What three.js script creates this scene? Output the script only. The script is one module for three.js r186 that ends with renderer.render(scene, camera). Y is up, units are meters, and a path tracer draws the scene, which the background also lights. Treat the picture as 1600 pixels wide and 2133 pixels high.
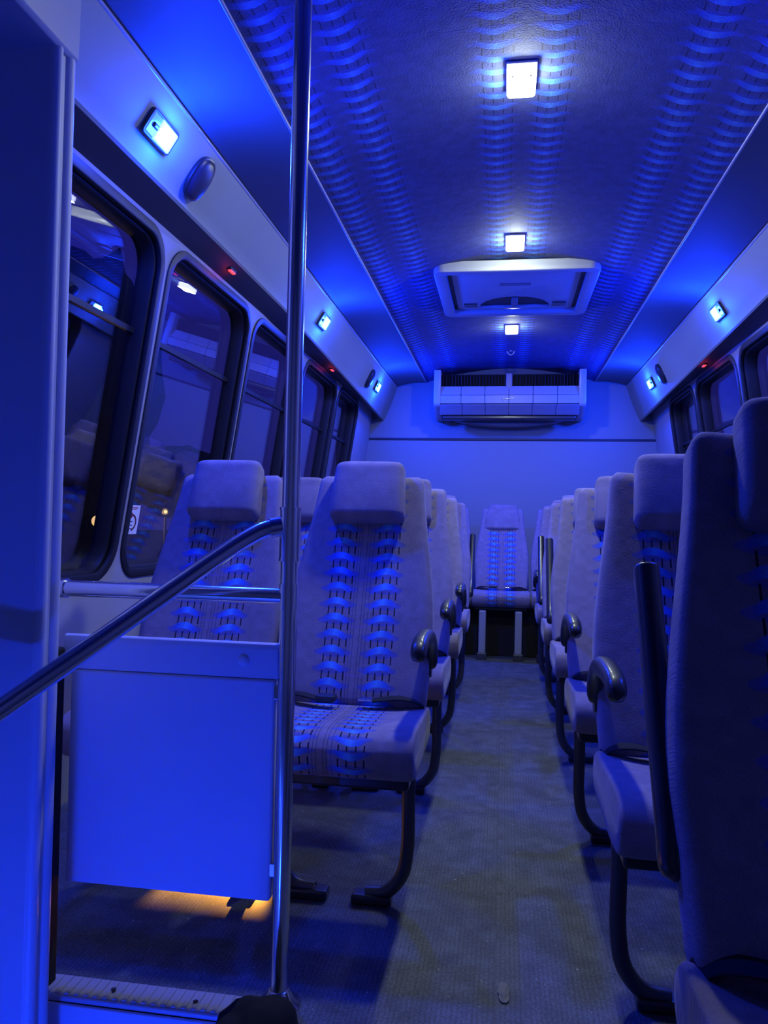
import * as THREE from 'three';
import { RoundedBoxGeometry } from 'three/addons/geometries/RoundedBoxGeometry.js';
import { mergeGeometries, mergeVertices, toCreasedNormals } from 'three/addons/utils/BufferGeometryUtils.js';

// ------------------------------------------------------------------ camera, sky, exposure
// x = right, y = up, the bus runs along -z; "z" arguments below are distances ahead of the camera
const scene = new THREE.Scene();
const camera = new THREE.PerspectiveCamera(67.27, 1600 / 2133, 0.02, 200);
camera.rotation.order = 'YXZ';
camera.position.set(0, 0.93, 0);
camera.rotation.set(0.01548, 0.15507, 0.02269);
scene.add(camera);
scene.background = new THREE.Color().setRGB(0.019, 0.017, 0.24);   // night sky over town
const WHITE = new THREE.Color().setRGB(0.86, 1.0, 0.84), BLUE = new THREE.Color().setRGB(0.004, 0.032, 1.0);
const WHITE_I = 2.2, WHITE_HALO = 0.4, BLUE_I = 6.2, BLUE_HALO = 1.8, STEP_I = 1000;
const renderer = new THREE.WebGLRenderer({ antialias: true });
renderer.toneMapping = THREE.LinearToneMapping;
renderer.toneMappingExposure = 1.0;
renderer.shadowMap.enabled = true;

// ------------------------------------------------------------------ helpers
let seed = 7;
const rnd = () => { seed = (seed * 1664525 + 1013904223) >>> 0; return seed / 4294967296; };
const hash = (x, y) => { let h = (x * 374761393 + y * 668265263) | 0; h = Math.imul(h ^ (h >>> 13), 1274126177); return ((h ^ (h >>> 16)) >>> 0) / 4294967296; };
const noise = (x, y) => {
  const i = Math.floor(x), j = Math.floor(y), f = x - i, g = y - j, u = f * f * (3 - 2 * f), v = g * g * (3 - 2 * g);
  return (hash(i, j) * (1 - u) + hash(i + 1, j) * u) * (1 - v) + (hash(i, j + 1) * (1 - u) + hash(i + 1, j + 1) * u) * v;
};
const noise3 = (x, y, z) => (noise(x + 3.1, y + z * 0.7) + noise(y + 9.7, z + x * 0.6) + noise(z + 5.3, x + y * 0.8)) / 3;
const V = (x, h, z) => new THREE.Vector3(x, h, -z);
const used = new Map();
const numbered = (n) => { const k = used.get(n) ?? 0; used.set(n, k + 1); return k ? `${n}_${String(k).padStart(3, '0')}` : n; };
const shadow = (o) => { o.castShadow = o.receiveShadow = true; return o; };
function part(name, geo, mat, parent, label) {
  const m = shadow(new THREE.Mesh(geo, mat)); m.name = numbered(name); parent.add(m);
  if (label) m.userData.label = label;
  return m;
}
function thing(name, label, category, [x, h, z] = [0, 0, 0], group) {
  const g = new THREE.Group(); g.name = numbered(name); g.position.set(x, h, -z); scene.add(g);
  g.userData = { label, category }; if (group) g.userData.group = group;
  return g;
}
function structure(name, geo, mat) {
  const m = geo ? shadow(new THREE.Mesh(geo, mat)) : new THREE.Group();
  m.name = numbered(name); m.userData.kind = 'structure'; scene.add(m); return m;
}
const box = (w, h, d, r = 0.004, x = 0, y = 0, z = 0, seg = 2) => new RoundedBoxGeometry(w, h, d, seg, Math.min(r, w / 2.01, h / 2.01, d / 2.01)).translate(x, y, z);
const cyl = (r, h, x = 0, y = 0, z = 0, seg = 24, r2 = r) => new THREE.CylinderGeometry(r, r2, h, seg).translate(x, y, z);
const tube = (pts, r, n = 40, seg = 14, flat = 0) => {
  const c = flat ? new THREE.CurvePath() : new THREE.CatmullRomCurve3(pts, false, 'centripetal');
  if (flat) for (let i = 1; i < pts.length; i++) c.add(new THREE.LineCurve3(pts[i - 1], pts[i]));
  return new THREE.TubeGeometry(c, n, r, seg, false);
};
const merge = (a) => mergeGeometries(a.map((g) => { const k = g.index ? g.toNonIndexed() : g; for (const n of Object.keys(k.attributes)) if (!['position', 'normal', 'uv'].includes(n)) k.deleteAttribute(n); return k; }), false);
function flip(g) {
  g = g.index ? g.toNonIndexed() : g;
  for (const a of Object.values(g.attributes)) for (let i = 0; i < a.count; i += 3) for (let c = 0; c < a.itemSize; c++) {
    const t = a.array[(i + 1) * a.itemSize + c]; a.array[(i + 1) * a.itemSize + c] = a.array[(i + 2) * a.itemSize + c]; a.array[(i + 2) * a.itemSize + c] = t;
  }
  return g;
}
// grid surface: fn(i, j) -> [x, y, z, u, v]; rows i = 0..n, columns j = 0..m
function grid(n, m, fn, reverse = false) {
  const p = [], uv = [], idx = [];
  for (let i = 0; i <= n; i++) for (let j = 0; j <= m; j++) { const q = fn(i, j); p.push(q[0], q[1], q[2]); uv.push(q[3] ?? j / m, q[4] ?? i / n); }
  for (let i = 0; i < n; i++) for (let j = 0; j < m; j++) {
    const a = i * (m + 1) + j, b = a + 1, c = a + m + 1, d = c + 1;
    reverse ? idx.push(a, c, b, b, c, d) : idx.push(a, b, c, b, d, c);
  }
  const g = new THREE.BufferGeometry();
  g.setAttribute('position', new THREE.Float32BufferAttribute(p, 3)); g.setAttribute('uv', new THREE.Float32BufferAttribute(uv, 2)); g.setIndex(idx);
  g.computeVertexNormals();
  const nn = g.attributes.normal;                                  // closed rings: same normal on both sides of the seam
  const pos = g.attributes.position;
  for (let i = 0; i <= n; i++) {
    const a = i * (m + 1), b = a + m;
    if (Math.abs(pos.getX(a) - pos.getX(b)) + Math.abs(pos.getY(a) - pos.getY(b)) + Math.abs(pos.getZ(a) - pos.getZ(b)) < 1e-6) {
      const v = new THREE.Vector3(nn.getX(a) + nn.getX(b), nn.getY(a) + nn.getY(b), nn.getZ(a) + nn.getZ(b)).normalize();
      nn.setXYZ(a, v.x, v.y, v.z); nn.setXYZ(b, v.x, v.y, v.z);
    }
  }
  return g;
}
// loft of a closed section (list of [x, h]) along z values; sec(z) -> points
function loft(zs, sec, crease = 0.6) {
  const s0 = sec(zs[0]), m = s0.length;
  const g = grid(zs.length - 1, m, (i, j) => { const q = sec(zs[i])[j % m]; return [q[0], q[1], -zs[i], j / m, zs[i]]; });
  const caps = [];
  for (const [z, f] of [[zs[0], 1], [zs[zs.length - 1], -1]]) {
    const pts = sec(z).map((q) => new THREE.Vector2(q[0], q[1]));
    const tri = THREE.ShapeUtils.triangulateShape(pts, []), p = [], uv = [];
    for (const t of tri) for (const k of (f > 0 ? t : [t[0], t[2], t[1]])) { p.push(pts[k].x, pts[k].y, -z); uv.push(pts[k].x, pts[k].y); }
    const c = new THREE.BufferGeometry();
    c.setAttribute('position', new THREE.Float32BufferAttribute(p, 3)); c.setAttribute('uv', new THREE.Float32BufferAttribute(uv, 2)); c.computeVertexNormals(); caps.push(c);
  }
  return toCreasedNormals(merge([g, ...caps]), crease);
}
const roundRect = (path, x0, y0, x1, y1, r) => {
  path.moveTo(x0 + r, y0); path.lineTo(x1 - r, y0); path.absarc(x1 - r, y0 + r, r, -Math.PI / 2, 0); path.lineTo(x1, y1 - r); path.absarc(x1 - r, y1 - r, r, 0, Math.PI / 2);
  path.lineTo(x0 + r, y1); path.absarc(x0 + r, y1 - r, r, Math.PI / 2, Math.PI); path.lineTo(x0, y0 + r); path.absarc(x0 + r, y0 + r, r, Math.PI, Math.PI * 1.5); return path;
};
const ringShape = (x0, y0, x1, y1, r, t) => { const s = roundRect(new THREE.Shape(), x0, y0, x1, y1, r); s.holes.push(roundRect(new THREE.Path(), x0 + t, y0 + t, x1 - t, y1 - t, Math.max(r - t, 0.005))); return s; };

// ------------------------------------------------------------------ textures
function canvas(w, h, draw) { const c = document.createElement('canvas'); c.width = w; c.height = h; draw(c.getContext('2d'), w, h); return c; }
function texture(c, srgb = true, repeat) {
  const t = new THREE.CanvasTexture(c); t.wrapS = t.wrapT = THREE.RepeatWrapping; if (srgb) t.colorSpace = THREE.SRGBColorSpace; t.magFilter = THREE.LinearFilter;
  if (repeat) t.repeat.set(...repeat);
  return t;
}
function speckle(g, w, h, amount, cell = 1) {
  const im = g.getImageData(0, 0, w, h), d = im.data;
  for (let y = 0; y < h; y++) for (let x = 0; x < w; x++) {
    const n = (hash(Math.floor(x / cell), Math.floor(y / cell)) - 0.5) * amount + (noise(x / 37, y / 37) - 0.5) * amount * 0.7, i = (y * w + x) * 4;
    for (let c = 0; c < 3; c++) d[i + c] = Math.max(0, Math.min(255, d[i + c] * (1 + n)));
  }
  g.putImageData(im, 0, 0);
}
// one woven column of arched rungs, centred at cx; S = pixels per metre
function rungColumn(g, cx, h, pitch, S, up, tilt) {
  const n = Math.round(h / (pitch * S)), W0 = pitch > 0.05 ? 0.062 : 0.041, A0 = pitch > 0.05 ? 0.013 : 0.0095;
  for (let k = -1; k <= n; k++) {
    const y = (k + 0.5) * pitch * S, w = W0 * S, a = A0 * S, drop = (pitch > 0.05 ? 0.030 : 0.017) * S;
    const gr = g.createLinearGradient(cx - w, 0, cx + w, 0);
    gr.addColorStop(0, 'rgba(70,100,235,0.0)'); gr.addColorStop(0.2, 'rgba(60,110,240,0.8)'); gr.addColorStop(0.5, '#62b4ff'); gr.addColorStop(0.8, 'rgba(60,110,240,0.8)'); gr.addColorStop(1, 'rgba(70,100,235,0.0)');
    // soft halo of blue yarn
    g.fillStyle = 'rgba(60,80,215,0.45)'; g.beginPath(); g.ellipse(cx, y + up * 0.004 * S, w * 1.25, 0.012 * S, 0, 0, Math.PI * 2); g.fill();
    g.fillStyle = gr; g.beginPath();
    for (let q = 0; q <= 20; q++) { const u = q / 10 - 1; g.lineTo(cx + u * w, y + up * (u * u * drop - 0.4 * drop) + tilt * u * 0.005 * S - a * (1 - 0.3 * u * u)); }
    for (let q = 20; q >= 0; q--) { const u = q / 10 - 1; g.lineTo(cx + u * w, y + up * (u * u * drop - 0.4 * drop) + tilt * u * 0.005 * S + a * (1 - 0.3 * u * u)); }
    g.fill();
    g.fillStyle = 'rgba(12,10,26,0.85)';                                 // dark warp threads between the rungs
    for (const dx of [-0.62, -0.16, 0.33, 0.78]) g.fillRect(cx + dx * w, y + pitch * S * 0.5 - 0.28 * pitch * S, 0.0032 * S, 0.5 * pitch * S);
  }
}
const SEAT_PITCH = 0.044;
const patternSeat = canvas(1024, 541, (g, w, h) => {                   // 0.5 m x 0.264 m
  const S = w / 0.5;
  g.fillStyle = '#928795'; g.fillRect(0, 0, w, h);
  g.fillStyle = 'rgba(40,34,70,0.35)'; for (const dx of [-0.028, -0.02, -0.012, 0.004, 0.012, 0.022]) g.fillRect(w / 2 + dx * S, 0, 0.0022 * S, h);
  g.fillStyle = 'rgba(150,110,190,0.6)'; for (let k = 0; k < 2; k++) g.fillRect(w / 2 - 0.025 * S, (k + 0.3) * h / 2, 0.05 * S, 0.004 * S);
  rungColumn(g, w / 2 - 0.062 * S, h, SEAT_PITCH, S, 1, 1); rungColumn(g, w / 2 + 0.062 * S, h, SEAT_PITCH, S, 1, -1);
  speckle(g, w, h, 0.16, 2);
});
const patternCeiling = canvas(2048, 702, (g, w, h) => {                // 1.446 m x 0.496 m
  const S = w / 1.446;
  g.fillStyle = '#4c4f7c'; g.fillRect(0, 0, w, h);
  for (const [c, up] of [[-0.545, 1], [0.012, 1], [0.552, 1]]) for (const s of [-1, 1]) rungColumn(g, w / 2 + (c + s * 0.082) * S, h, 0.062, S, up, s * 0.6);
  g.fillStyle = 'rgba(70,74,120,0.38)'; g.fillRect(0, 0, w, h);
  speckle(g, w, h, 0.2, 2);
});
const plainCloth = canvas(256, 256, (g, w, h) => { g.fillStyle = '#928795'; g.fillRect(0, 0, w, h); speckle(g, w, h, 0.16, 1); });
const floorPrint = canvas(1024, 1024, (g, w, h) => {                    // 1 m x 1 m of vinyl, fine ribs along the bus
  g.fillStyle = '#585c66'; g.fillRect(0, 0, w, h);
  for (let x = 0; x < w; x += 10) { g.fillStyle = `rgba(20,22,16,${0.12 + 0.1 * hash(x, 5)})`; g.fillRect(x, 0, 3, h); }
  speckle(g, w, h, 0.35, 3);
  for (let k = 0; k < 260; k++) { const b = 150 + 90 * rnd(); g.fillStyle = `rgba(${b},${b},${b * 0.9},${0.25 + 0.5 * rnd()})`; g.beginPath(); g.ellipse(rnd() * w, rnd() * h, 1 + 3 * rnd() * rnd(), 1 + 2 * rnd(), 0, 0, 7); g.fill(); }
  for (let k = 0; k < 40; k++) { g.fillStyle = `rgba(24,26,30,${0.04 + 0.1 * rnd()})`; g.beginPath(); g.ellipse(rnd() * w, rnd() * h, 20 + 70 * rnd(), 10 + 40 * rnd(), rnd() * 3, 0, 7); g.fill(); }
});
const weaveBump = canvas(256, 256, (g, w, h) => {
  const im = g.createImageData(w, h);
  for (let y = 0; y < h; y++) for (let x = 0; x < w; x++) { const v = 110 + 60 * noise(x / 3, y / 3) + 60 * noise(x / 40, y / 40); const i = (y * w + x) * 4; im.data[i] = im.data[i + 1] = im.data[i + 2] = v; im.data[i + 3] = 255; }
  g.putImageData(im, 0, 0);
});

// ------------------------------------------------------------------ materials
const std = (o) => new THREE.MeshStandardMaterial(o), phys = (o) => new THREE.MeshPhysicalMaterial(o);
const rgb = (r, g, b) => new THREE.Color().setRGB(r, g, b);
const M = {
  panel: std({ color: rgb(0.36, 0.36, 0.36), roughness: 0.5 }),
  cove: std({ color: rgb(0.15, 0.15, 0.13), roughness: 0.7 }),
  cornice: std({ color: rgb(0.37, 0.40, 0.33), roughness: 0.7 }),
  rear: std({ color: rgb(0.31, 0.33, 0.29), roughness: 0.6 }),
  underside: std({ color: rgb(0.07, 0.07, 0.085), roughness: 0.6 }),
  rubber: std({ color: rgb(0.012, 0.012, 0.013), roughness: 0.5 }),
  darkTrim: std({ color: rgb(0.03, 0.03, 0.035), roughness: 0.5 }),
  blackPlastic: phys({ color: rgb(0.018, 0.018, 0.02), roughness: 0.42, clearcoat: 0.6, clearcoatRoughness: 0.18 }),
  grille: std({ color: rgb(0.03, 0.03, 0.045), roughness: 0.32 }),
  fin: std({ color: rgb(0.02, 0.02, 0.03), roughness: 0.9 }),
  web: std({ color: rgb(0.012, 0.012, 0.014), roughness: 0.85 }),
  metalDark: std({ color: rgb(0.10, 0.10, 0.11), roughness: 0.45, metalness: 0.6 }),
  chrome: std({ color: rgb(0.82, 0.82, 0.84), roughness: 0.19, metalness: 1 }),
  steel: std({ color: rgb(0.45, 0.46, 0.46), roughness: 0.4, metalness: 0.3 }),
  whitePlastic: std({ color: rgb(0.42, 0.42, 0.43), roughness: 0.28 }),
  greyPlastic: std({ color: rgb(0.2, 0.2, 0.22), roughness: 0.4 }),
  partition: std({ color: rgb(0.64, 0.66, 0.70), roughness: 0.55 }),
  strip: std({ color: rgb(0.55, 0.56, 0.56), roughness: 0.5 }),
  pillar: std({ color: rgb(0.5, 0.5, 0.52), roughness: 0.5 }),
  fabric: phys({ map: texture(patternSeat, true, [2, 1 / 0.264]), roughness: 0.95, sheen: 0.4, sheenColor: rgb(0.5, 0.5, 0.6), sheenRoughness: 0.5, bumpMap: texture(weaveBump, false, [8, 8]), bumpScale: 0.0012 }),
  cloth: phys({ map: texture(plainCloth, true, [6, 6]), roughness: 0.95, sheen: 0.4, sheenColor: rgb(0.5, 0.5, 0.6), sheenRoughness: 0.5, bumpMap: texture(weaveBump, false, [8, 8]), bumpScale: 0.0012 }),
  ceiling: std({ map: texture(patternCeiling, true, [1 / 1.446, 1 / 0.496]), roughness: 0.8, bumpMap: texture(weaveBump, false, [4, 4]), bumpScale: 0.002 }),
  floor: std({ map: texture(floorPrint), roughness: 0.62, bumpMap: texture(floorPrint, false), bumpScale: 0.0006 }),
  nosing: std({ color: rgb(0.5, 0.48, 0.5), roughness: 0.45, metalness: 0.2 }),
  pane: phys({ color: rgb(0.85, 0.85, 0.86), transmission: 1, thickness: 0, roughness: 0.0, ior: 1.9 }),
  asphalt: std({ color: rgb(0.03, 0.03, 0.032), roughness: 0.9 }),
  leaf: std({ color: rgb(0.03, 0.045, 0.02), roughness: 0.9 }),
  bark: std({ color: rgb(0.05, 0.04, 0.03), roughness: 0.9 }),
  house: std({ color: rgb(0.08, 0.075, 0.07), roughness: 0.9 }),
};
M.fabric.map.offset.set(0.5, 0); M.ceiling.map.offset.set(0.5, 0);
const glow = (c, k, base = 0.7) => std({ color: rgb(base, base, base), emissive: c, emissiveIntensity: k, roughness: 0.4 });
M.whiteLens = glow(rgb(0.92, 1.0, 0.95), 3.2);
M.blueLens = glow(rgb(0.36, 0.72, 1.0), 1.25);
M.blueDim = phys({ color: rgb(0.25, 0.3, 0.5), emissive: rgb(0.06, 0.16, 1.0), emissiveIntensity: 0.8, roughness: 0.15 });
M.stripLens = glow(rgb(0.06, 0.25, 1.0), 5);
M.redLens = glow(rgb(1.0, 0.05, 0.04), 1.6, 0.2);
M.amberLens = glow(rgb(1.0, 0.5, 0.12), 3);

// ------------------------------------------------------------------ the setting
const XC = 0.02, XT = 1.14, K = 0.15, HT = 1.87, REAR = 6.42, FRONT = -1.4;
const wallX = (side, h, out = 0) => XC + side * (XT + K * (HT - h) + out);
function toWall(g, side) {                                             // shape plane (z, h, depth outwards) -> the leaning side wall
  g = g.index ? g.toNonIndexed() : g;
  const p = g.attributes.position;
  for (let i = 0; i < p.count; i++) { const a = p.getX(i), b = p.getY(i), c = p.getZ(i); p.setXYZ(i, wallX(side, b, c), b, -a); }
  if (side < 0) g = flip(g);
  g.computeVertexNormals();
  return toCreasedNormals(g, 0.7);
}
const extrude = (s, depth, bevel = 0, curveSegments = 10) => new THREE.ExtrudeGeometry(s, { depth, bevelEnabled: bevel > 0, bevelSize: bevel, bevelThickness: bevel, bevelSegments: 2, bevelOffset: -bevel, curveSegments });

// floor with the stepwell cut out at the front left
{
  const s = new THREE.Shape(); const X0 = -0.47, Z0 = 0.3, Z1 = 1.38;
  s.moveTo(-1.5, -FRONT * -1); s.lineTo(1.55, FRONT); s.lineTo(1.55, REAR + 0.2); s.lineTo(-1.5, REAR + 0.2); s.closePath();
  const hole = new THREE.Path(); hole.moveTo(-1.44, Z0); hole.lineTo(-1.44, Z1); hole.lineTo(X0, Z1); hole.lineTo(X0, Z0); hole.closePath(); s.holes.push(hole);
  let g = extrude(s, 0.05); const p = g.attributes.position, uv = [];
  for (let i = 0; i < p.count; i++) { const a = p.getX(i), b = p.getY(i), c = p.getZ(i); p.setXYZ(i, a, c - 0.05, -b); uv.push(a, b); }
  g.setAttribute('uv', new THREE.Float32BufferAttribute(uv, 2)); g.computeVertexNormals();
  structure('floor', g, M.floor);
  // stepwell: tread and risers
  const well = [box(1.04, 0.04, 1.16, 0.004, -0.95, -0.34, -0.84), box(0.03, 0.31, 1.12, 0.004, X0 + 0.018, -0.2, -0.84), box(1.0, 0.31, 0.03, 0.004, -0.95, -0.2, -Z1 - 0.017), box(1.0, 0.31, 0.03, 0.004, -0.95, -0.2, -Z0 + 0.017)];
  structure('floor', merge(well), M.partition);
  // ribbed nosing on the edge of the step
  const nos = structure('trim', null);
  part('nosing_base', box(0.93, 0.012, 0.068, 0.004, -0.935, 0.006, -1.412), M.nosing, nos);
  part('nosing_lip', box(0.93, 0.055, 0.008, 0.003, -0.935, -0.026, -1.374), M.partition, nos);
  const ribs = []; for (let k = 0; k < 46; k++) ribs.push(box(0.009, 0.003, 0.056, 0.0012, -1.385 + k * 0.0197, 0.0135, -1.412, 1));
  part('nosing_ribs', merge(ribs), M.nosing, nos);
  for (let k = 0; k < 5; k++) part('nosing_screw', cyl(0.005, 0.003, -0.56 - k * 0.17, 0.0155, -1.405 - 0.006 * (k % 2), 10), M.blackPlastic, nos);
}
// ceiling: slightly arched cloth headliner
const CW = 0.69, SEAM = 2.125, ceilH = (x) => SEAM + 0.11 * (1 - (x / CW) ** 2);
{
  const n = 60, m = 24, rows = [];
  const up = grid(n, m, (i, j) => { const x = (j / m * 2 - 1) * CW, z = FRONT + (REAR + 0.1 - FRONT) * i / n; return [x + XC, ceilH(x) + 0.0025 * (noise(x * 6, z * 5) - 0.5) * 2 * (1 - (x / CW) ** 4), -z, x, z]; }, true);
  const top = grid(1, 6, (i, j) => { const x = (j / 6 * 2 - 1) * 0.76, z = FRONT + (REAR + 0.1 - FRONT) * i; return [x + XC, ceilH(x) + 0.06, -z, x, z]; });
  structure('ceiling', merge([up, top]), M.ceiling);
}
const ZS = [FRONT, 0.6, 1.6, 3.4, 4.6, 5.6, REAR];
const lowH = (z) => z < 3.4 ? 1.912 : 1.912 - (z - 3.4) / 3.02 * 0.11;
for (const side of [-1, 1]) {
  // cove: the smooth panel between headliner and locker fascia
  const cove = loft([FRONT, REAR], () => {
    const a = [];
    for (let k = 0; k <= 8; k++) { const t = k / 8; a.push([XC + side * (CW - 0.004 + (0.945 - CW) * t), SEAM - 0.002 - (SEAM - 2.092) * t + 0.012 * Math.sin(Math.PI * t)]); }
    a.push([XC + side * 0.97, 2.13], [XC + side * 0.72, 2.2]);
    return side < 0 ? a : a.reverse();
  }, 0.4);
  structure('trim', cove, M.cove);
  // fascia with the lamps, speakers: face, rolled lower edge, underside
  const sec = (z) => {
    const L = lowH(z), a = [[0.938, 2.092], [0.934, 2.084], [0.937, 2.075]];
    for (let k = 1; k <= 5; k++) { const t = k / 6; a.push([0.937 + (1.036 - 0.937) * t - 0.006 * Math.sin(Math.PI * t), 2.075 + (L + 0.016 - 2.075) * t]); }
    a.push([1.036, L + 0.016], [1.040, L + 0.006], [1.048, L]);
    const b = [[1.048, L], [XT + 0.004, HT + 0.006]];
    return { face: a, under: b };
  };
  const face = loft(ZS, (z) => { const a = [...sec(z).face, [1.07, lowH(z) + 0.01], [1.2, 2.0], [1.15, 2.11]].map(([x, h]) => [XC + side * x, h]); return side < 0 ? a : a.reverse(); }, 0.5);
  const cornice = structure('trim', face, M.cornice);
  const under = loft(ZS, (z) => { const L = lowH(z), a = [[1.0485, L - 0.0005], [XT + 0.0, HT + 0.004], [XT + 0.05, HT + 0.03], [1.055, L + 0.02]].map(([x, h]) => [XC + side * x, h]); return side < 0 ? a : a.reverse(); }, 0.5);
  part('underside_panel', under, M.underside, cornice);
  // beads
  structure('trim', tube([V(XC + side * 0.936, 2.084, FRONT), V(XC + side * 0.936, 2.084, REAR)], 0.006, 1, 10, 1), M.whitePlastic);
  structure('trim', tube([V(XC + side * (CW - 0.003), SEAM - 0.001, FRONT), V(XC + side * (CW - 0.003), SEAM - 0.001, REAR)], 0.005, 1, 10, 1), M.whitePlastic);
}
// side walls with five window openings each
const WIN = [[1.55, 2.375], [2.425, 3.245], [3.295, 4.125], [4.175, 5.015], [5.065, 5.775]];
const WB = 0.735, WTOP = 1.85;
for (const side of [-1, 1]) {
  const s = new THREE.Shape(); s.moveTo(FRONT, -0.4); s.lineTo(REAR + 0.05, -0.4); s.lineTo(REAR + 0.05, 2.1); s.lineTo(FRONT, 2.1); s.closePath();
  for (const [a, b] of WIN) s.holes.push(roundRect(new THREE.Path(), a, WB, b, WTOP, 0.115));
  structure(side < 0 ? 'wall_left' : 'wall_right', toWall(extrude(s, 0.035, 0.008), side), M.panel);
  WIN.forEach(([a, b], i) => {
    const w = structure('window', null);
    part('window_frame', toWall(extrude(ringShape(a + 0.001, WB + 0.001, b - 0.001, WTOP - 0.001, 0.114, 0.024), 0.05, 0.006).translate(0, 0, 0.012), side), M.rubber, w);
    part('seal_lip', toWall(extrude(ringShape(a - 0.013, WB - 0.013, b + 0.013, WTOP + 0.013, 0.128, 0.03), 0.01, 0.003).translate(0, 0, -0.011), side), M.rubber, w);
    part('window_pane', toWall(extrude(roundRect(new THREE.Shape(), a + 0.02, WB + 0.02, b - 0.02, WTOP - 0.02, 0.098), 0.004).translate(0, 0, 0.052), side), M.pane, w);
    part('window_bar', toWall(extrude(roundRect(new THREE.Shape(), a + 0.024, 1.535, b - 0.024, 1.552, 0.003), 0.012).translate(0, 0, 0.04), side), M.rubber, w);
  });
}
// rear wall with the dark joint strip, and an unseen front wall closing the body against sky light
structure('wall_rear', box(2.9, 2.75, 0.05, 0.004, XC, 0.95, -(REAR + 0.025)), M.rear);
structure('trim', box(2.36, 0.018, 0.012, 0.003, XC, 1.649, -(REAR - 0.005)), M.darkTrim);
structure('unseen_front_wall', box(3.2, 3.0, 0.05, 0.004, XC, 0.95, -(FRONT - 0.025)), M.panel);

// ------------------------------------------------------------------ door pillar and header at the left front
{
  const p = thing('door_pillar', 'tall plain pillar at the left edge of the picture with ribbed edge strip', 'pillar', [0, 0, 1.3]);
  part('pillar_panel', box(0.54, 2.16, 0.066, 0.006, -1.074, 0.74, 0.031), M.pillar, p);
  part('edge_strip', merge([cyl(0.0125, 2.16, -0.806, 0.74, 0.05, 18), cyl(0.017, 2.16, -0.8105, 0.74, 0.013, 20), box(0.01, 2.16, 0.06, 0.003, -0.806, 0.74, 0.03)]), M.strip, p, 'pale double-ridged edge strip');
  part('dark_gap_strip', box(0.07, 0.67, 0.03, 0.006, -0.896, 0.335, -0.115), M.web, p, 'black strip covering the dark gap between pillar and partition');  // black strip fills the dark gap beside the partition
  const h = thing('door_header', 'pale boxed housing above the pillar in the top left corner', 'panel', [0, 1.762, 0.865]);
  const sh = new THREE.Shape(); sh.moveTo(-1.105, 0.0); sh.lineTo(-0.806, 0.0); sh.quadraticCurveTo(-0.79, 0.0, -0.79, 0.016); sh.lineTo(-0.785, 0.32); sh.lineTo(-1.105, 0.32); sh.closePath();
  part('housing', toCreasedNormals(extrude(sh, 0.86, 0.006).translate(0, 0, -0.43), 0.6), M.panel, h);
}

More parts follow.
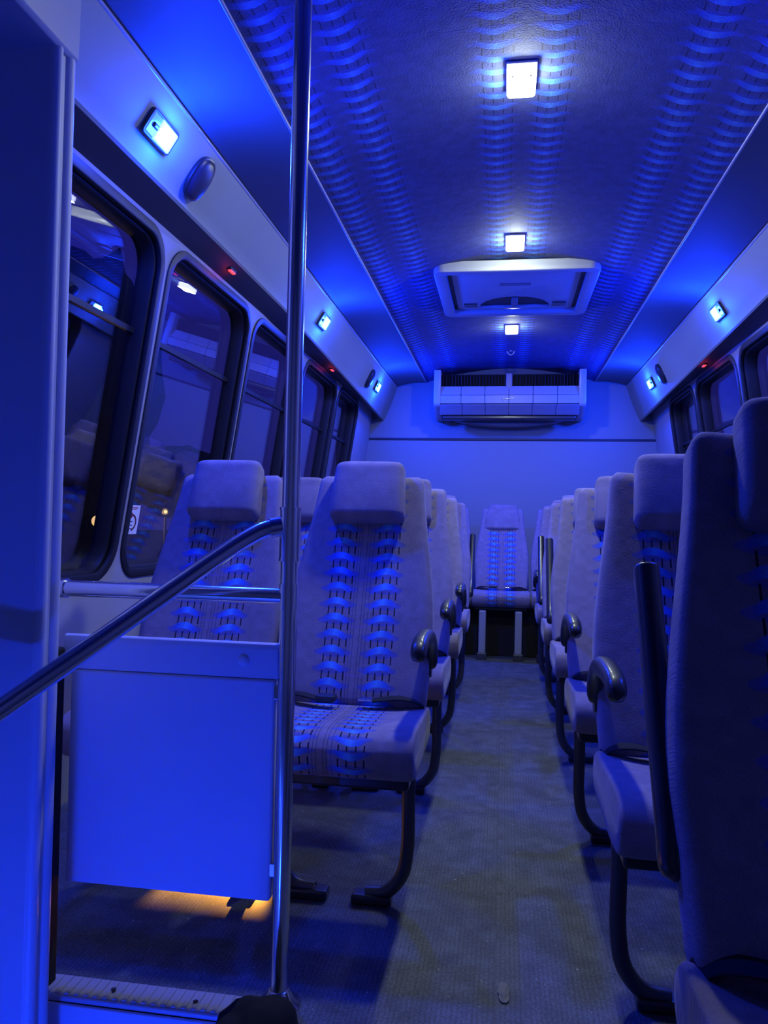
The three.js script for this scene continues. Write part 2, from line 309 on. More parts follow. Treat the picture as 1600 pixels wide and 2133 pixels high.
// ------------------------------------------------------------------ chrome rails, partition
{
  const pole = thing('grab_pole', 'full-height vertical chrome pole at the end of the partition', 'pole', [-0.41, 0, 1.45]);
  part('shaft', cyl(0.0172, 2.235, 0, 1.1175, 0, 32), M.chrome, pole);
  part('floor_flange', new THREE.LatheGeometry([[0.0, 0.0], [0.042, 0.0], [0.042, 0.005], [0.03, 0.012], [0.021, 0.03], [0.0175, 0.032]].map((a) => new THREE.Vector2(...a)), 32), M.chrome, pole);
  part('ceiling_flange', new THREE.LatheGeometry([[0.0175, 2.2], [0.03, 2.214], [0.042, 2.222], [0.042, 2.232], [0, 2.232]].map((a) => new THREE.Vector2(...a)), 32), M.chrome, pole);
  part('joint_sleeve', merge([cyl(0.0205, 0.10, 0, 0.905, 0, 32), cyl(0.0215, 0.006, 0, 0.955, 0, 32), cyl(0.0215, 0.006, 0, 0.857, 0, 32)]), M.chrome, pole);
  part('rail_sleeve', cyl(0.0195, 0.05, 0, 0.785, 0, 32), M.chrome, pole);

  const hr = thing('handrail', 'sloping chrome handrail running from the pole down to the lower left', 'handrail', [-0.41, 0.918, 1.45]);
  const O = [-0.41, 0.918, 1.45], L = (x, h, z) => new THREE.Vector3(x - O[0], h - O[1], -(z - O[2]));
  part('rail', tube([L(-0.43, 0.920, 1.448), L(-0.455, 0.914, 1.436), L(-0.485, 0.896, 1.415), L(-0.53, 0.860, 1.378), L(-0.60, 0.796, 1.315), L(-0.70, 0.703, 1.22), L(-0.80, 0.611, 1.125), L(-0.93, 0.49, 1.0)], 0.0172, 90, 24), M.chrome, hr);
  part('collar', tube([L(-0.428, 0.921, 1.449), L(-0.447, 0.917, 1.441)], 0.0195, 4, 24), M.chrome, hr);

  const rl = thing('partition_rail', 'horizontal chrome rail above the flat partition panel', 'rail', [-0.65, 0.785, 1.45]);
  part('rail', new THREE.CylinderGeometry(0.0165, 0.0165, 0.47, 24).rotateZ(Math.PI / 2).translate(-0.012 + 0.005, 0, 0), M.chrome, rl);
  part('end_socket', new THREE.CylinderGeometry(0.02, 0.02, 0.02, 24).rotateZ(Math.PI / 2).translate(-0.235, 0, 0), M.chrome, rl);

  const pa = thing('partition_panel', 'flat waist-high partition panel hung between pillar and chrome pole', 'panel', [-0.65, 0.2, 1.45]);
  part('board', box(0.425, 0.424, 0.026, 0.006, 0.0075, 0.212, 0), M.partition, pa);
  const cap = new THREE.Shape(); cap.moveTo(-0.012, 0); cap.lineTo(0.008, 0); cap.lineTo(0.0085, 0.05); cap.quadraticCurveTo(0.008, 0.068, -0.002, 0.068); cap.quadraticCurveTo(-0.012, 0.068, -0.012, 0.055); cap.closePath();
  part('top_cap', toCreasedNormals(new THREE.ExtrudeGeometry(cap, { depth: 0.448, bevelEnabled: false, curveSegments: 8 }).rotateY(Math.PI / 2).scale(1, 1, -1).translate(-0.224, 0.4255, 0), 0.6), M.partition, pa);
  part('fixing_button', new THREE.LatheGeometry([[0, 0.007], [0.006, 0.0065], [0.0105, 0.004], [0.012, 0]].map((a) => new THREE.Vector2(...a)), 24).rotateX(Math.PI / 2).translate(0.155, 0.458, 0.0085), M.partition, pa);
  for (const y of [0.06, 0.4]) part('pole_clamp', box(0.02, 0.03, 0.022, 0.004, 0.222, y, 0), M.chrome, pa);
}

// ------------------------------------------------------------------ seats
const TILT = 0.36, CT = Math.cos(TILT), ST = Math.sin(TILT);
const sgnp = (v, e) => Math.sign(v) * Math.pow(Math.abs(v), e);
// upholstered slab along the backrest: rows of (s, half width, thickness, forward shift)
function slab(rows, m, ex, dish, y0, uvScale = 1) {
  const n = rows.length - 1;
  return grid(n, m, (i, j) => {
    const [s, w, th, f] = rows[i], a = j / m * Math.PI * 2 - Math.PI / 2;
    const cx = sgnp(Math.cos(a), ex), cy = sgnp(Math.sin(a), ex * 1.15);
    const x = w * cx, front = cy > 0 ? cy : cy;
    let d = f + th / 2 * front; if (front > 0) d += dish * (Math.pow(Math.abs(cx), 3) - 0.5) * Math.min(1, th / 0.05);
    return [x, y0 + s * CT + d * ST, -s * ST + d * CT, x, s];
  }, true);
}
function capRows(s0, s1, f, n = 22, r = 0.035) {
  const rows = [];
  for (let k = 0; k <= 5; k++) { const a = k / 5 * Math.PI / 2, c = Math.sin(a), q = f(s0 + r); rows.push([s0 + r * (1 - Math.cos(a)), (q[0] - r) + r * c, q[1] * Math.max(c, 0.02), q[2]]); }
  for (let k = 1; k < n; k++) { const s = s0 + r + (s1 - s0 - 2 * r) * k / n, q = f(s); rows.push([s, ...q]); }
  for (let k = 5; k >= 0; k--) { const a = k / 5 * Math.PI / 2, c = Math.sin(a), q = f(s1 - r); rows.push([s1 - r * (1 - Math.cos(a)), (q[0] - r) + r * c, q[1] * Math.max(c, 0.02), q[2]]); }
  return rows;
}
const lerp = (a, b, t) => a + (b - a) * Math.max(0, Math.min(1, t)), smooth = (t) => { t = Math.max(0, Math.min(1, t)); return t * t * (3 - 2 * t); };
const backW = (s) => s < 0.25 ? lerp(0.188, 0.2, s / 0.2) : lerp(0.2, 0.152, smooth((s - 0.22) / 0.48));
const G = {};
G.back = slab(capRows(0, 0.678, (s) => [backW(s), lerp(0.12, 0.085, s / 0.6), -0.03]), 44, 0.42, 0.022, 0.44);
G.head = slab(capRows(0.515, 0.70, (s) => [lerp(0.108, 0.098, (s - 0.52) / 0.18), lerp(0.075, 0.085, (s - 0.5) / 0.1), 0.026], 8, 0.028), 36, 0.4, 0.0, 0.44);
G.headFlush = slab(capRows(0.49, 0.705, (s) => [lerp(0.132, 0.105, (s - 0.58) / 0.12), 0.09, -0.018], 8, 0.022), 36, 0.4, 0.0, 0.44);
G.seam = merge([0.51].map((s) => box(0.24, 0.012, 0.02, 0.004, 0, 0, 0).rotateX(-TILT).translate(0, 0.44 + s * CT + 0.02 * ST, -s * ST + 0.02 * CT)));
// cushion: side profile swept across, softened at both ends
const PROFILE = (() => {
  const c = new THREE.CatmullRomCurve3([[-0.04, 0.375], [-0.055, 0.42], [-0.03, 0.462], [0.06, 0.470], [0.2, 0.480], [0.285, 0.482], [0.330, 0.466], [0.342, 0.43], [0.325, 0.385], [0.27, 0.362], [0.1, 0.362]].map(([z, y]) => new THREE.Vector3(0, y, z)), true, 'centripetal');
  return c.getSpacedPoints(56).map((p) => [p.z, p.y]);
})();
const cushionGeo = (W, len = 1) => {
  const m = PROFILE.length - 1, n = 26, mid = [0.15, 0.42];
  return grid(n, m, (i, j) => {
    const t = i / n * 2 - 1, e = Math.pow(Math.max(0, 1 - Math.pow(Math.abs(t), 9)), 0.42), x = sgnp(Math.sin(t * Math.PI / 2), 0.9) * W;
    const q = PROFILE[j], zz = mid[0] + (q[0] - mid[0]) * (0.9 + 0.1 * e), yy = mid[1] + (q[1] - mid[1]) * (0.12 + 0.88 * e);
    return [x, yy - (q[1] > 0.45 ? 0.010 * (1 - t * t) : 0) , zz * len, x, j / m * 1.02];
  });
};
G.cushion = cushionGeo(0.203);
const capDisc = (g) => g;
G.pan = merge([box(0.37, 0.03, 0.3, 0.008, 0, 0.352, 0.12), box(0.36, 0.14, 0.03, 0.008, 0, 0.42, -0.075)]);
// leg: flat post, curving outwards to a chunky foot
const legGeo = (out) => merge([tube([[0, 0.36], [0, 0.25], [0.001 * out, 0.13], [0.014 * out, 0.07], [0.05 * out, 0.03], [0.10 * out, 0.022]].map(([x, y]) => new THREE.Vector3(x, y, 0)), 0.0165, 30, 12)]);
const footGeo = (out) => box(0.1, 0.026, 0.05, 0.009, 0.085 * out, 0.013, 0.0, 3);
const boltGeo = (out) => new THREE.LatheGeometry([[0, 0.009], [0.005, 0.009], [0.007, 0.006], [0.012, 0.004], [0.013, 0]].map((a) => new THREE.Vector2(...a)), 16).translate(0.088 * out, 0.026, 0);
G.armDown = (() => {
  const path = new THREE.CatmullRomCurve3([[-0.085, 0.55], [-0.06, 0.595], [-0.01, 0.632], [0.06, 0.650], [0.16, 0.657], [0.235, 0.65], [0.262, 0.628]].map(([z, y]) => new THREE.Vector3(0, y, z)), false, 'centripetal');
  const n = 36, m = 18;
  return grid(n, m, (i, j) => {
    const t = i / n, p = path.getPoint(t), d = path.getTangent(t), a = j / m * Math.PI * 2, e = Math.pow(Math.max(0, 1 - Math.pow(Math.abs(t * 2 - 1), 14)), 0.5), r1 = 0.0185 * e, r2 = lerp(0.025, 0.019, t) * e;
    const nx = Math.cos(a), ny = Math.sin(a);
    return [sgnp(nx, 0.75) * r1, p.y + sgnp(ny, 0.8) * r2 * d.z, p.z - sgnp(ny, 0.8) * r2 * d.y];
  });
})();
G.armUp = (() => {
  const n = 36, m = 18, path = new THREE.CatmullRomCurve3([[-0.075, 0.52], [-0.095, 0.566], [-0.155, 0.66], [-0.225, 0.77], [-0.285, 0.867], [-0.291, 0.878]].map(([z, y]) => new THREE.Vector3(0, y, z)), false, 'centripetal');
  return grid(n, m, (i, j) => {
    const t = i / n, p = path.getPoint(t), d = path.getTangent(t), a = j / m * Math.PI * 2, e = Math.pow(Math.max(0, 1 - Math.pow(Math.abs(t * 2 - 1), 14)), 0.5), r1 = 0.0175 * e, r2 = 0.022 * e;
    return [sgnp(Math.cos(a), 0.75) * r1, p.y + sgnp(Math.sin(a), 0.8) * r2 * d.z, p.z - sgnp(Math.sin(a), 0.8) * r2 * d.y];
  });
})();
G.pivot = new THREE.CylinderGeometry(0.024, 0.026, 0.03, 20).rotateZ(Math.PI / 2);
const strap = (pts, w) => {                                             // flat webbing
  const c = new THREE.CatmullRomCurve3(pts.map((p) => new THREE.Vector3(...p)), false, 'centripetal'), n = 26;
  return grid(n, 8, (i, j) => { const p = c.getPoint(i / n), a = j / 8 * Math.PI * 2; return [p.x + Math.cos(a) * 0.004, p.y + Math.sin(a) * 0.003, p.z + sgnp(Math.cos(a + 0.01), 0.5) * w / 2]; });
};
G.belt = strap([[-0.19, 0.40, -0.01], [-0.185, 0.465, 0.0], [-0.14, 0.487, 0.03], [-0.08, 0.483, 0.05]], 0.045);
G.belt2 = strap([[0.19, 0.40, -0.01], [0.188, 0.465, 0.0], [0.14, 0.487, 0.02], [0.06, 0.482, 0.035]], 0.045);
G.buckle = box(0.05, 0.018, 0.04, 0.006, -0.055, 0.486, 0.055, 3);
G.tongue = box(0.035, 0.006, 0.036, 0.002, 0.045, 0.485, 0.038);
for (const k of ['cushion']) { /* close the two ends of the cushion with a flat of cloth */
  const ends = [];
  for (const s of [-1, 1]) { const pts = PROFILE.slice(0, -1).map((q) => new THREE.Vector2(0.15 + (q[0] - 0.15) * 0.9, 0.42 + (q[1] - 0.42) * 0.12)); const tri = THREE.ShapeUtils.triangulateShape(pts, []); const p = [], uv = []; for (const t of tri) for (const q of (s > 0 ? t : [t[0], t[2], t[1]])) { p.push(s * 0.203, pts[q].y, pts[q].x); uv.push(s * 0.203, 0); } const e = new THREE.BufferGeometry(); e.setAttribute('position', new THREE.Float32BufferAttribute(p, 3)); e.setAttribute('uv', new THREE.Float32BufferAttribute(uv, 2)); e.computeVertexNormals(); ends.push(e); }
  G[k] = merge([G[k], ...ends]);
}
// aisle: +1 when the aisle is on the seat's +x side, -1 on its -x side, 0 for none
function makeSeat(kind, aisle, arm, label, group) {
  const t = thing('bus_seat', label, 'seat', [0, 0, 0], group);
  const b = part('backrest', G.back, M.fabric, t);
  part('headrest', kind === 'rear' ? G.headFlush : G.head, M.cloth, t);
  part('cushion', G.cushion, M.fabric, t);
  part('seat_pan', G.pan, M.blackPlastic, t);
  if (kind === 'rear') {
    for (const x of [-0.125, 0.125]) { const l = part('leg', box(0.05, 0.3, 0.05, 0.008, x, 0.19, 0.3), M.steel, t); part('foot', merge([box(0.07, 0.045, 0.07, 0.006, x, 0.0225, 0.31)]), M.metalDark, l); }
  } else {
        if (!aisle) for (const x of [-0.185, 0.185]) { const l = part('leg', cyl(0.0165, 0.36, x, 0.18, 0.09, 14), M.metalDark, t); part('foot', box(0.06, 0.02, 0.06, 0.006, x, 0.01, 0.09), M.blackPlastic, l); }  // window-seat legs, out of view, set to part the amber floor patch
    else for (const [e, o] of [[aisle, -aisle], [-aisle, aisle]]) {
      const x = e * 0.165, l = part('leg', legGeo(o).translate(x, 0, 0.09), M.metalDark, t);
      part('foot', footGeo(o).translate(x, 0, 0.09), M.blackPlastic, l); part('foot_bolt', boltGeo(o).translate(x, 0, 0.09), M.chrome, l, 'bright bolt head on the foot');
    }
    if (aisle && arm) {
      const a = part('armrest', (arm === 'up' ? G.armUp : G.armDown).clone().translate(aisle * 0.198, 0, 0), M.blackPlastic, t, arm === 'up' ? 'dark armrest folded up' : 'dark armrest folded down');
      part('pivot', G.pivot.clone().translate(aisle * 0.184, 0.55, -0.085), M.blackPlastic, a);
    }
  }
  const sb = part('seat_belt', merge([G.belt.clone(), G.belt2.clone()]), M.web, t);
  part('buckle', G.buckle, M.blackPlastic, sb); part('tongue', G.tongue, M.chrome, sb);
  return t;
}
const ORD = ['first', 'second', 'third', 'fourth', 'fifth', 'sixth'];
const protos = {};
function seat(kind, aisle, arm, x, z, label, group) {
  const key = [kind, aisle, arm].join();
  let s = protos[key];
  if (!s) s = protos[key] = makeSeat(kind, aisle, arm, label, group);
  else { s = s.clone(); s.name = numbered('bus_seat'); s.traverse((o) => { if (o !== s) o.name = numbered(o.name.replace(/_\d{3}$/, '')); }); scene.add(s); s.userData = { label, category: 'seat' }; if (group) s.userData.group = group; }
  s.position.set(x, 0, -z);
  return s;
}
const LEFT = [['down', 'chrome pole and partition panel in front of it'], ['down', ''], ['down', ''], ['up', '']];
LEFT.forEach(([arm], i) => {
  const z = 1.97 + 0.8 * i;
  seat('row', 1, arm, -0.382, z, i === 0 ? 'patterned aisle seat with lowered armrest just right of the chrome pole' : i === 3 ? 'last of the left aisle seats before the rear wall, armrest folded up' : `${ORD[i]} left aisle seat behind the chrome pole, armrest lowered`, 'seats left of the aisle');
  seat('row', 0, '', -0.805, z, i === 0 ? 'patterned window seat behind the chrome rails and partition panel' : `${ORD[i]} left window seat from the front, partly hidden by the seats before it`, 'seats left of the aisle');
});
const RIGHT = ['up', 'down', 'down', 'up', 'up', 'down'];
RIGHT.forEach((arm, i) => {
  const z = 0.87 + 0.8 * i;
  seat('row', -1, arm, 0.402, z, ['large shaded seat nearest the camera at the right edge, armrest folded up', 'right aisle seat behind the shaded front one, with a lowered dark armrest', 'third right aisle seat from the front, narrow side showing, lowered armrest', 'fourth right aisle seat from the front, armrest folded up beside it', 'fifth right aisle seat from the front, slim armrest folded up', 'hindmost right aisle seat next to the rear bench'][i], 'seats right of the aisle');
  if (i > 0) seat('row', 0, '', 0.825, z, `${ORD[i]} right window seat from the front, hidden behind the aisle seats`, 'seats right of the aisle');
});
for (const [x, label] of [[-0.012, 'middle seat of the rear row at the end of the aisle on two pale legs'], [-0.425, 'rear row seat left of the middle one, behind the left aisle seats'], [0.401, 'rear row seat right of the middle one, behind the right aisle seats']]) seat('rear', 0, '', x, 5.76, label, 'rear row seats');

{
  const t = thing('dark_plinth', 'black plinth placed under the rear seats to darken the space behind the two pale legs', 'plinth', [0, 0, 5.82]);  // black boards put here so the space under the rear seats stays dark
  part('front_board', box(2.3, 0.31, 0.03, 0.006, 0, 0.156, 0.2), M.web, t); part('top_board', box(2.3, 0.02, 0.6, 0.006, 0, 0.322, -0.1), M.web, t);
}
// ------------------------------------------------------------------ lamps
function pointLamp(parent, pos, color, intensity, soft = 1) {
  const l = new THREE.PointLight(color, intensity); l.position.set(...pos); l.castShadow = true; l.shadow.radius = soft; l.name = numbered('lamp_light'); parent.add(l); return l;
}
[[2.23, 'nearest white ceiling lamp, largest and brightest, above the aisle'], [3.52, 'second white ceiling lamp, just in front of the roof hatch'], [5.07, 'small farthest white ceiling lamp between the hatch and the rear unit']].forEach(([z, label]) => {
  const t = thing('ceiling_lamp', label, 'ceiling lamp', [0.024, ceilH(0) - 0.001, z], 'white ceiling lamps'), K3 = z > 5 ? 0.55 : 1;
  part('lamp_base', box(0.088, 0.008, 0.139, 0.003, 0, -0.003, 0), M.whitePlastic, t);
  part('lens', new RoundedBoxGeometry(0.084, 0.03, 0.134, 4, 0.011).translate(0, -0.02, 0), M.whiteLens, t);
  for (const x of [-0.025, 0, 0.025]) part('screw', cyl(0.0028, 0.003, x, -0.0352, 0.054, 10), M.greyPlastic, t);
  pointLamp(t, [0, -0.028, 0], WHITE, WHITE_HALO * K3, 1);
  const al = new THREE.RectAreaLight(WHITE, K3 * WHITE_I / (0.08 * 0.13), 0.08, 0.13); al.name = numbered('ceiling_light'); al.position.set(0, -0.039, 0); al.rotation.set(-Math.PI / 2, 0, 0); t.add(al);
});
// frame on the fascia: local x along the bus, y up the face, z out of it
function onFace(o, side, z, up = 0) {
  const L = lowH(z), a = new THREE.Vector3(side * 0.934, 2.078, 0), b = new THREE.Vector3(side * 1.036, L + 0.01, 0);
  const y = a.clone().sub(b).normalize(), x = new THREE.Vector3(0, 0, side), n = x.clone().cross(y).normalize();
  const p = a.clone().add(b).multiplyScalar(0.5).addScaledVector(y, up).addScaledVector(n, 0.006); p.x += XC; p.z = -z;
  o.position.copy(p); o.setRotationFromMatrix(new THREE.Matrix4().makeBasis(x, y, n));
}
for (const [side, z, label] of [[-1, 1.98, 'nearest blue side lamp high on the left, bulb showing beside its lit half'], [-1, 3.93, 'middle blue side lamp on the left fascia, just right of the chrome pole'], [-1, 5.67, 'farthest blue side lamp on the left fascia, near the rear wall'], [1, 3.89, 'nearer blue side lamp on the right fascia'], [1, 5.60, 'farther blue side lamp on the right fascia, near the rear wall'], [1, 1.8, 'unseen blue side lamp on the right fascia, outside the picture, lighting the front ceiling']]) {
  const t = thing('side_lamp', label, 'lamp', [0, 0, 0], 'blue side lamps'); onFace(t, side, z, 0.0);
  const power = label.includes('right fascia, outside') ? 0.45 : 1;  // out-of-view right lamp, dimmed to suit the ceiling and fascia tone
  // the end of the lamp farther from the camera is the lit one
  part('bezel', extrude(ringShape(-0.077, -0.036, 0.077, 0.036, 0.012, 0.006), 0.007, 0.002), M.darkTrim, t);
  const lit = 0.094, dim = 0.05, dir = side < 0 ? 1 : -1;
  part('lens', new RoundedBoxGeometry(lit, 0.06, 0.02, 3, 0.005).translate(dir * (0.07 - lit / 2), 0, 0.002), M.blueLens, t, 'brightly lit half of the lens');
  const c = part('clear_cover', new RoundedBoxGeometry(dim, 0.06, 0.014, 3, 0.005).translate(-dir * (0.07 - dim / 2), 0, 0.002), M.blueDim, t, 'dim half of the lens');
  part('bulb_cap', new THREE.CapsuleGeometry(0.008, 0.018, 4, 12).rotateZ(Math.PI / 2).translate(-dir * 0.038, 0, 0.008), M.blackPlastic, c);
  const al = new THREE.RectAreaLight(BLUE, power * BLUE_I / (lit * 0.06), lit, 0.06); al.name = numbered('side_light'); al.position.set(dir * (0.07 - lit / 2), 0, 0.014); t.add(al); pointLamp(t, [dir * (0.07 - lit / 2), 0, 0.045], BLUE, power * BLUE_HALO, 1.3);
  al.rotation.set(0, Math.PI, 0);
}
for (const [side, z, label] of [[-1, 2.263, 'dark oval speaker on the left fascia beside the nearest blue lamp'], [-1, 5.36, 'dark oval speaker on the left fascia next to the rearmost lamp'], [1, 5.27, 'dark oval speaker on the right fascia next to the rearmost lamp']]) {
  const t = thing('speaker', label, 'speaker', [0, 0, 0], 'oval fascia speakers'); onFace(t, side, z, -0.004);
  const el = (a, b, r) => { const s = new THREE.Shape(), n = 40; for (let k = 0; k <= n; k++) { const u = k / n * Math.PI * 2; const x = sgnp(Math.cos(u), 0.85) * a, y = sgnp(Math.sin(u), 0.85) * b; k ? s.lineTo(x, y) : s.moveTo(x, y); } return s; };
  part('rim', toCreasedNormals(extrude(el(0.058, 0.071), 0.006, 0.004), 0.6), M.blackPlastic, t);
  const gr = part('grille', grid(10, 40, (i, j) => { const r = i / 10, u = j / 40 * Math.PI * 2; return [sgnp(Math.cos(u), 0.85) * 0.051 * r, sgnp(Math.sin(u), 0.85) * 0.065 * r, 0.009 + 0.014 * Math.sqrt(1 - r * r * 0.98)]; }), M.grille, t);
}
for (const [side, z, label] of [[-1, 2.83, 'red indicator light under the left fascia above the second window'], [-1, 4.59, 'red indicator light under the left fascia right of the chrome pole'], [1, 4.56, 'red indicator light under the right fascia']]) {
  const L = lowH(z), t = thing('indicator_light', label, 'light', [XC + side * 1.082, (L * 0.62 + (HT + 0.006) * 0.38) - 0.004, z], 'red indicator lights');
  part('housing', box(0.026, 0.012, 0.06, 0.005, 0, 0.003, 0), M.blackPlastic, t);
  part('lens', box(0.015, 0.008, 0.05, 0.0035, -side * 0.003, -0.004, 0), M.redLens, t);
  pointLamp(t, [0, -0.025, 0], rgb(1, 0.04, 0.03), 0.0035);
}
// unseen blue step lamps lighting partition and rails, then the unseen amber lamp
{
  const t = thing('unseen_step_lamp', 'unseen blue light low on the entrance riser, placed to light the partition panel', 'lamp', [-0.53, -0.265, 0.335]);  // out of view, placed to light the partition and lower pillar
  part('housing', box(0.112, 0.07, 0.02, 0.006, 0, 0, 0.004), M.blackPlastic, t);
  part('lens', box(0.1, 0.05, 0.012, 0.005, 0, 0, -0.008), M.blueLens, t);
  const l = new THREE.RectAreaLight(BLUE, STEP_I, 0.1, 0.05); l.name = 'step_light'; l.position.set(0, 0, -0.02); t.add(l);
  l.lookAt(-0.60, 0.3, -1.45);
  const u = thing('unseen_step_strip', 'unseen slim blue strip along the entrance riser, placed for reflections on the chrome rails', 'lamp', [-1.1, -0.05, 0.335]);  // out of view, placed for blue reflections along the chrome rails
  part('housing', box(0.62, 0.03, 0.02, 0.004, 0, 0, 0.004), M.blackPlastic, u);
  part('lens', box(0.6, 0.02, 0.01, 0.004, 0, 0, -0.008), M.stripLens, u);
  const k = new THREE.RectAreaLight(BLUE, 7, 0.6, 0.02); k.name = 'strip_light'; k.position.set(0, 0, -0.018); u.add(k);
}
{
  const t = thing('unseen_amber_lamp', 'unseen amber lamp under the second row of seats, placed to light the orange floor patch', 'lamp', [-0.70, 0.30, 2.75]);  // out of view, placed to light the orange patch on the floor
  part('housing', box(0.08, 0.06, 0.03, 0.006, 0, 0, -0.022), M.blackPlastic, t);
  part('lens', box(0.06, 0.036, 0.012, 0.004, 0, 0, -0.006), M.amberLens, t);
  part('bracket', box(0.02, 0.30, 0.02, 0.004, 0, -0.15, -0.03), M.blackPlastic, t);
  part('beam_cutoff_visor', box(0.12, 0.08, 0.006, 0.002, 0, 0.0225, 0.06), M.blackPlastic, t);  // unseen plate that cuts the near edge of the amber patch
  const s = new THREE.SpotLight(rgb(1, 0.42, 0.06), 110, 0, 0.17, 0.3); s.name = 'amber_light'; s.position.set(0, 0, 0.01); s.castShadow = true; s.shadow.radius = 0.15;
  s.target.position.set(0.0, -0.30, 0.96); t.add(s, s.target);
}

// ------------------------------------------------------------------ roof hatch
{
  const t = thing('roof_hatch', 'white framed roof hatch with recessed handle behind the second ceiling lamp', 'hatch', [0.033, ceilH(0) - 0.022, 4.16]);
  const A = 0.405, B = 0.415;
  const down = (g) => g.rotateX(Math.PI / 2);                            // shape (x, y) -> (x, z), extruded downwards
  part('frame', toCreasedNormals(down(extrude(ringShape(-A, -B, A, B, 0.06, 0.062), 0.034, 0.011)), 0.6), M.whitePlastic, t);
  const ps = roundRect(new THREE.Shape(), -A + 0.085, -B + 0.085, A - 0.085, B - 0.085, 0.03);
  const hm = new THREE.Path(); hm.moveTo(-0.2, -B + 0.115); hm.bezierCurveTo(-0.19, -B + 0.4, 0.19, -B + 0.4, 0.2, -B + 0.115); hm.closePath(); ps.holes.push(hm);
  part('cover_panel', toCreasedNormals(down(extrude(ps, 0.012, 0.004)).translate(0, -0.008, 0), 0.6), M.whitePlastic, t);
  part('backing', box(0.69, 0.008, 0.71, 0.002, 0, -0.003, 0), M.darkTrim, t);
  const h = part('handle', box(0.035, 0.016, 0.16, 0.006, 0, -0.016, -0.22), M.greyPlastic, t);
  for (const x of [-0.245, 0.245]) part('latch', box(0.075, 0.008, 0.07, 0.003, x, -0.026, -0.235), M.blackPlastic, t);
  part('label_plate', box(0.16, 0.003, 0.035, 0.001, 0, -0.0255, 0.13), M.greyPlastic, t);
}
{
  const t = thing('ceiling_hook', 'tiny pale hook on the ceiling in front of the rear air unit', 'hook', [0.024, ceilH(0), 5.76]);
  part('hook_base', cyl(0.012, 0.006, 0, -0.003, 0, 16), M.whitePlastic, t);
  part('hook_arm', tube([[-0.028, -0.004], [-0.016, -0.022], [0, -0.032], [0.016, -0.022], [0.028, -0.004]].map(([x, y]) => new THREE.Vector3(x, y, 0)), 0.005, 24, 10), M.whitePlastic, t);
}

// ------------------------------------------------------------------ rear air unit
{
  const t = thing('air_conditioner', 'wide pale air unit with dark grille mounted on the rear wall', 'air conditioner', [0.017, 1.78, 6.05]);
  const W = 0.585, D = REAR - 6.05;
  part('housing', merge([box(2 * W - 0.05, 0.30, D - 0.11, 0.01, 0, 0.20, -(D + 0.11) / 2 + 0.002)]), M.greyPlastic, t);
  for (const s of [-1, 1]) {
    const c = new THREE.Shape(); c.moveTo(0.0, 0.37); c.lineTo(0.0, 0.115); c.quadraticCurveTo(0.0, 0.098, -0.03, 0.088); c.lineTo(-0.2, 0.03); c.lineTo(-0.22, 0.02); c.lineTo(-D + 0.003, 0.02); c.lineTo(-D + 0.003, 0.37); c.closePath();
    part('end_cheek', toCreasedNormals(new THREE.ExtrudeGeometry(c, { depth: 0.045, bevelEnabled: true, bevelSize: 0.004, bevelThickness: 0.004, bevelSegments: 2 }).rotateY(-Math.PI / 2).translate(s * (W - 0.025) + 0.0225, 0, 0), 0.6), M.whitePlastic, t);
  }
  // grille: vertical fins in two bays
  const gr = part('grille_back', box(2 * W - 0.09, 0.125, 0.012, 0.002, 0, 0.29, -0.09), M.web, t);
  for (let k = 0; k < 44; k++) { const x = -W + 0.065 + k * (2 * W - 0.13) / 43; if (Math.abs(x) > 0.03) part('fin', box(0.005, 0.12, 0.03, 0.0015, x, 0.29, -0.065 - 0.008 * (k % 3), 1), M.fin, gr); }
  part('divider', box(0.05, 0.125, 0.05, 0.006, 0, 0.29, -0.05), M.greyPlastic, t);
  // two rows of slanted front panels, then the dark lower panel and the outlet
  for (let k = 0; k < 6; k++) {
    const w = (2 * W - 0.056) / 6, x = -W + 0.028 + w * (k + 0.5);
    part('upper_panel', box(w - 0.003, 0.078, 0.014, 0.004).rotateX(-0.38).translate(x, 0.2125, -0.022), M.whitePlastic, t);
    part('middle_panel', box(w - 0.003, 0.064, 0.014, 0.004).rotateX(0.06).translate(x, 0.1425, -0.008), M.whitePlastic, t);
    part('lower_panel', box(w * 0.975 - 0.003, 0.09, 0.014, 0.004).rotateX(0.62).translate(x * 0.975, 0.0675, -0.037), M.greyPlastic, t);
  }
  part('air_outlet', box(2 * W - 0.13, 0.035, 0.11, 0.012, 0, 0.012, -0.125, 3), M.blackPlastic, t);
  const tray = new THREE.Shape(); tray.moveTo(-0.44, 0); tray.quadraticCurveTo(-0.3, -0.05, 0, -0.055); tray.quadraticCurveTo(0.3, -0.05, 0.44, 0); tray.closePath();
  part('drip_tray', toCreasedNormals(extrude(tray, 0.14, 0.004).translate(0, 0.012, -D + 0.02), 0.6), M.greyPlastic, t);
  const lg = tube([[-0.05, -0.006], [-0.03, 0.004], [0.0, 0.002], [0.02, 0.008], [0.05, 0.012]].map(([x, y]) => new THREE.Vector3(x, y, 0)), 0.004, 24, 8);
  part('maker_badge', lg.translate(0, 0.142, 0.002), M.chrome, t, 'small bright curved badge');
}

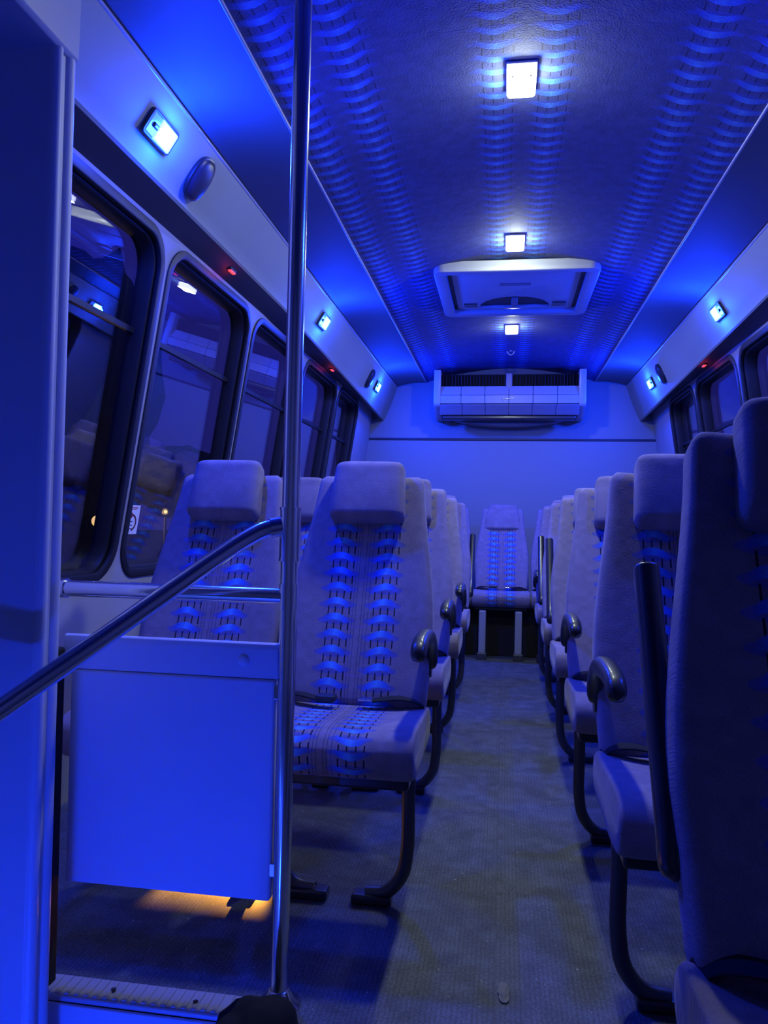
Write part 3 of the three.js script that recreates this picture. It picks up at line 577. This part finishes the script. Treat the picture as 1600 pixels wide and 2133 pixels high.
// ------------------------------------------------------------------ sticker on the second left window
{
  const c = canvas(256, 340, (g, w, h) => {
    g.fillStyle = '#f1f1f4'; g.fillRect(0, 0, w, h);
    g.fillStyle = '#b04a52'; g.fillRect(24, 26, 190, 12); g.fillRect(24, 46, 170, 8);
    g.lineWidth = 24; g.strokeStyle = '#5a2430'; g.beginPath(); g.arc(118, 205, 92, -Math.PI * 0.62, Math.PI * 0.42); g.stroke();
    g.fillStyle = '#8c2f3a'; g.beginPath(); g.ellipse(88, 120, 52, 42, 0, 0, 7); g.fill();
    g.fillStyle = '#141a3a'; for (const y of [182, 224, 268]) g.fillRect(14, y, 60, 22);
    g.fillStyle = '#39406e'; for (const y of [188, 230, 272]) g.fillRect(74, y, 80, 10);
  });
  const t = thing('window_sticker', 'white notice sticker with red sign low on the second left window', 'sticker', [wallX(-1, 0.925, 0.046), 0.925, 2.562]);
  const g = new THREE.BoxGeometry(0.105, 0.105, 0.0012).rotateY(Math.PI / 2); const m = part('sticker_sheet', g, std({ map: texture(c), roughness: 0.5 }), t);
  t.rotation.z = -Math.atan(K);
}
// ------------------------------------------------------------------ dark lump at the foot of the pole
{
  const t = thing('cloth_bundle', 'soft black rounded bundle on the floor in front of the chrome pole', 'bundle', [-0.412, -0.012, 1.31]);
  const g = new THREE.SphereGeometry(1, 40, 28), p = g.attributes.position;
  for (let i = 0; i < p.count; i++) { const x = p.getX(i), y = p.getY(i), z = p.getZ(i), k = 1 + 0.55 * (noise3(x * 2 + 4, y * 2, z * 2) - 0.5) + 0.10 * (noise3(x * 9, y * 9, z * 9) - 0.5); p.setXYZ(i, sgnp(x, 0.8) * 0.075 * k, Math.max(0, (y * 0.06 + 0.036) * k), sgnp(z, 0.85) * 0.08 * k); }
  g.computeVertexNormals(); part('bundle', g, M.web, t);
}

{
  const t = thing('paper_scrap', 'small pale crumpled scrap on the aisle floor near the bottom edge', 'paper', [0.018, 0.0015, 1.57]);
  part('scrap', grid(14, 10, (i, j) => { const u = i / 14 * 2 - 1, v = j / 10 * 2 - 1, k = 1 + 0.35 * (noise(u * 3 + 9, v * 3) - 0.5); return [sgnp(v, 1) * 0.012 * k * Math.sqrt(1 - 0.97 * u * u), 0.0012 + 0.006 * noise(u * 4, v * 3 + 2) * (1 - u * u) * (1 - v * v), u * 0.032 * k]; }, true), std({ color: rgb(0.26, 0.25, 0.24), roughness: 0.9 }), t);
}
// ------------------------------------------------------------------ outside in the dark
{
  const gd = structure('ground', new THREE.PlaneGeometry(160, 160).rotateX(-Math.PI / 2).translate(0, -0.8, -30), M.asphalt);
  const crown = (r, sx, sy) => { const g = new THREE.IcosahedronGeometry(1, 5), p = g.attributes.position; for (let i = 0; i < p.count; i++) { const x = p.getX(i), y = p.getY(i), z = p.getZ(i), k = 1 + 0.5 * (noise3(x * 2.2 + sx, y * 2.2, z * 2.2) - 0.5) + 0.4 * (noise3(x * 7, y * 7 + sx, z * 7) - 0.5); p.setXYZ(i, x * r * k, y * r * sy * k, z * r * k); } g.computeVertexNormals(); return g; };
[[-7.1, 16, 1.05, 1.75, 0.75, 'round dark tree outside the second left window'], [-5.4, 16.5, 0.9, 0.9, 0.7, 'low dark tree beside the window seat headrest, outside'], [-10.9, 19, 1.75, 4.2, 2.4, 'tall dark tree outside the first left window'], [9, 22, 2.0, 2.5, 0.75, 'dark tree outside the right windows']].forEach(([x, z, r, h, sy, label], i) => {
    const t = thing('tree', label, 'tree', [x, -0.8, z], 'trees outside');
    part('trunk', cyl(0.1, h + 0.8, 0, (h + 0.8) / 2, 0, 12, 0.16), M.bark, t); part('crown', crown(r, i * 3.3, sy).translate(0, h + 0.8, 0), M.leaf, t);
  });
  for (const [x, z, h, label, I] of [[-7.57, 13.5, 0.66, 'glowing yellow lamp low outside the first left window', 3], [-7.7, 14, 1.55, 'small lamp on a taller post outside the first left window', 1.5], [-6.45, 14, 0.87, 'small distant lamp outside the second left window', 1]]) {
    const t = thing('street_lamp', label, 'street lamp', [x, -0.8, z], 'lamps outside');
    part('lamp_post', cyl(0.025, h + 0.9, 0, (h + 0.9) / 2, 0, 10, 0.03), M.metalDark, t);
    part('lamp_head', new THREE.SphereGeometry(h < 0.8 ? 0.11 : 0.03, 16, 12).translate(0, h + 1.0, 0), glow(rgb(1, 0.6, 0.2), h < 0.8 ? 1.6 : 3), t);
    pointLamp(t, [0, h + 1.0, 0], rgb(1, 0.6, 0.2), I, 3);
  }
}
renderer.render(scene, camera);
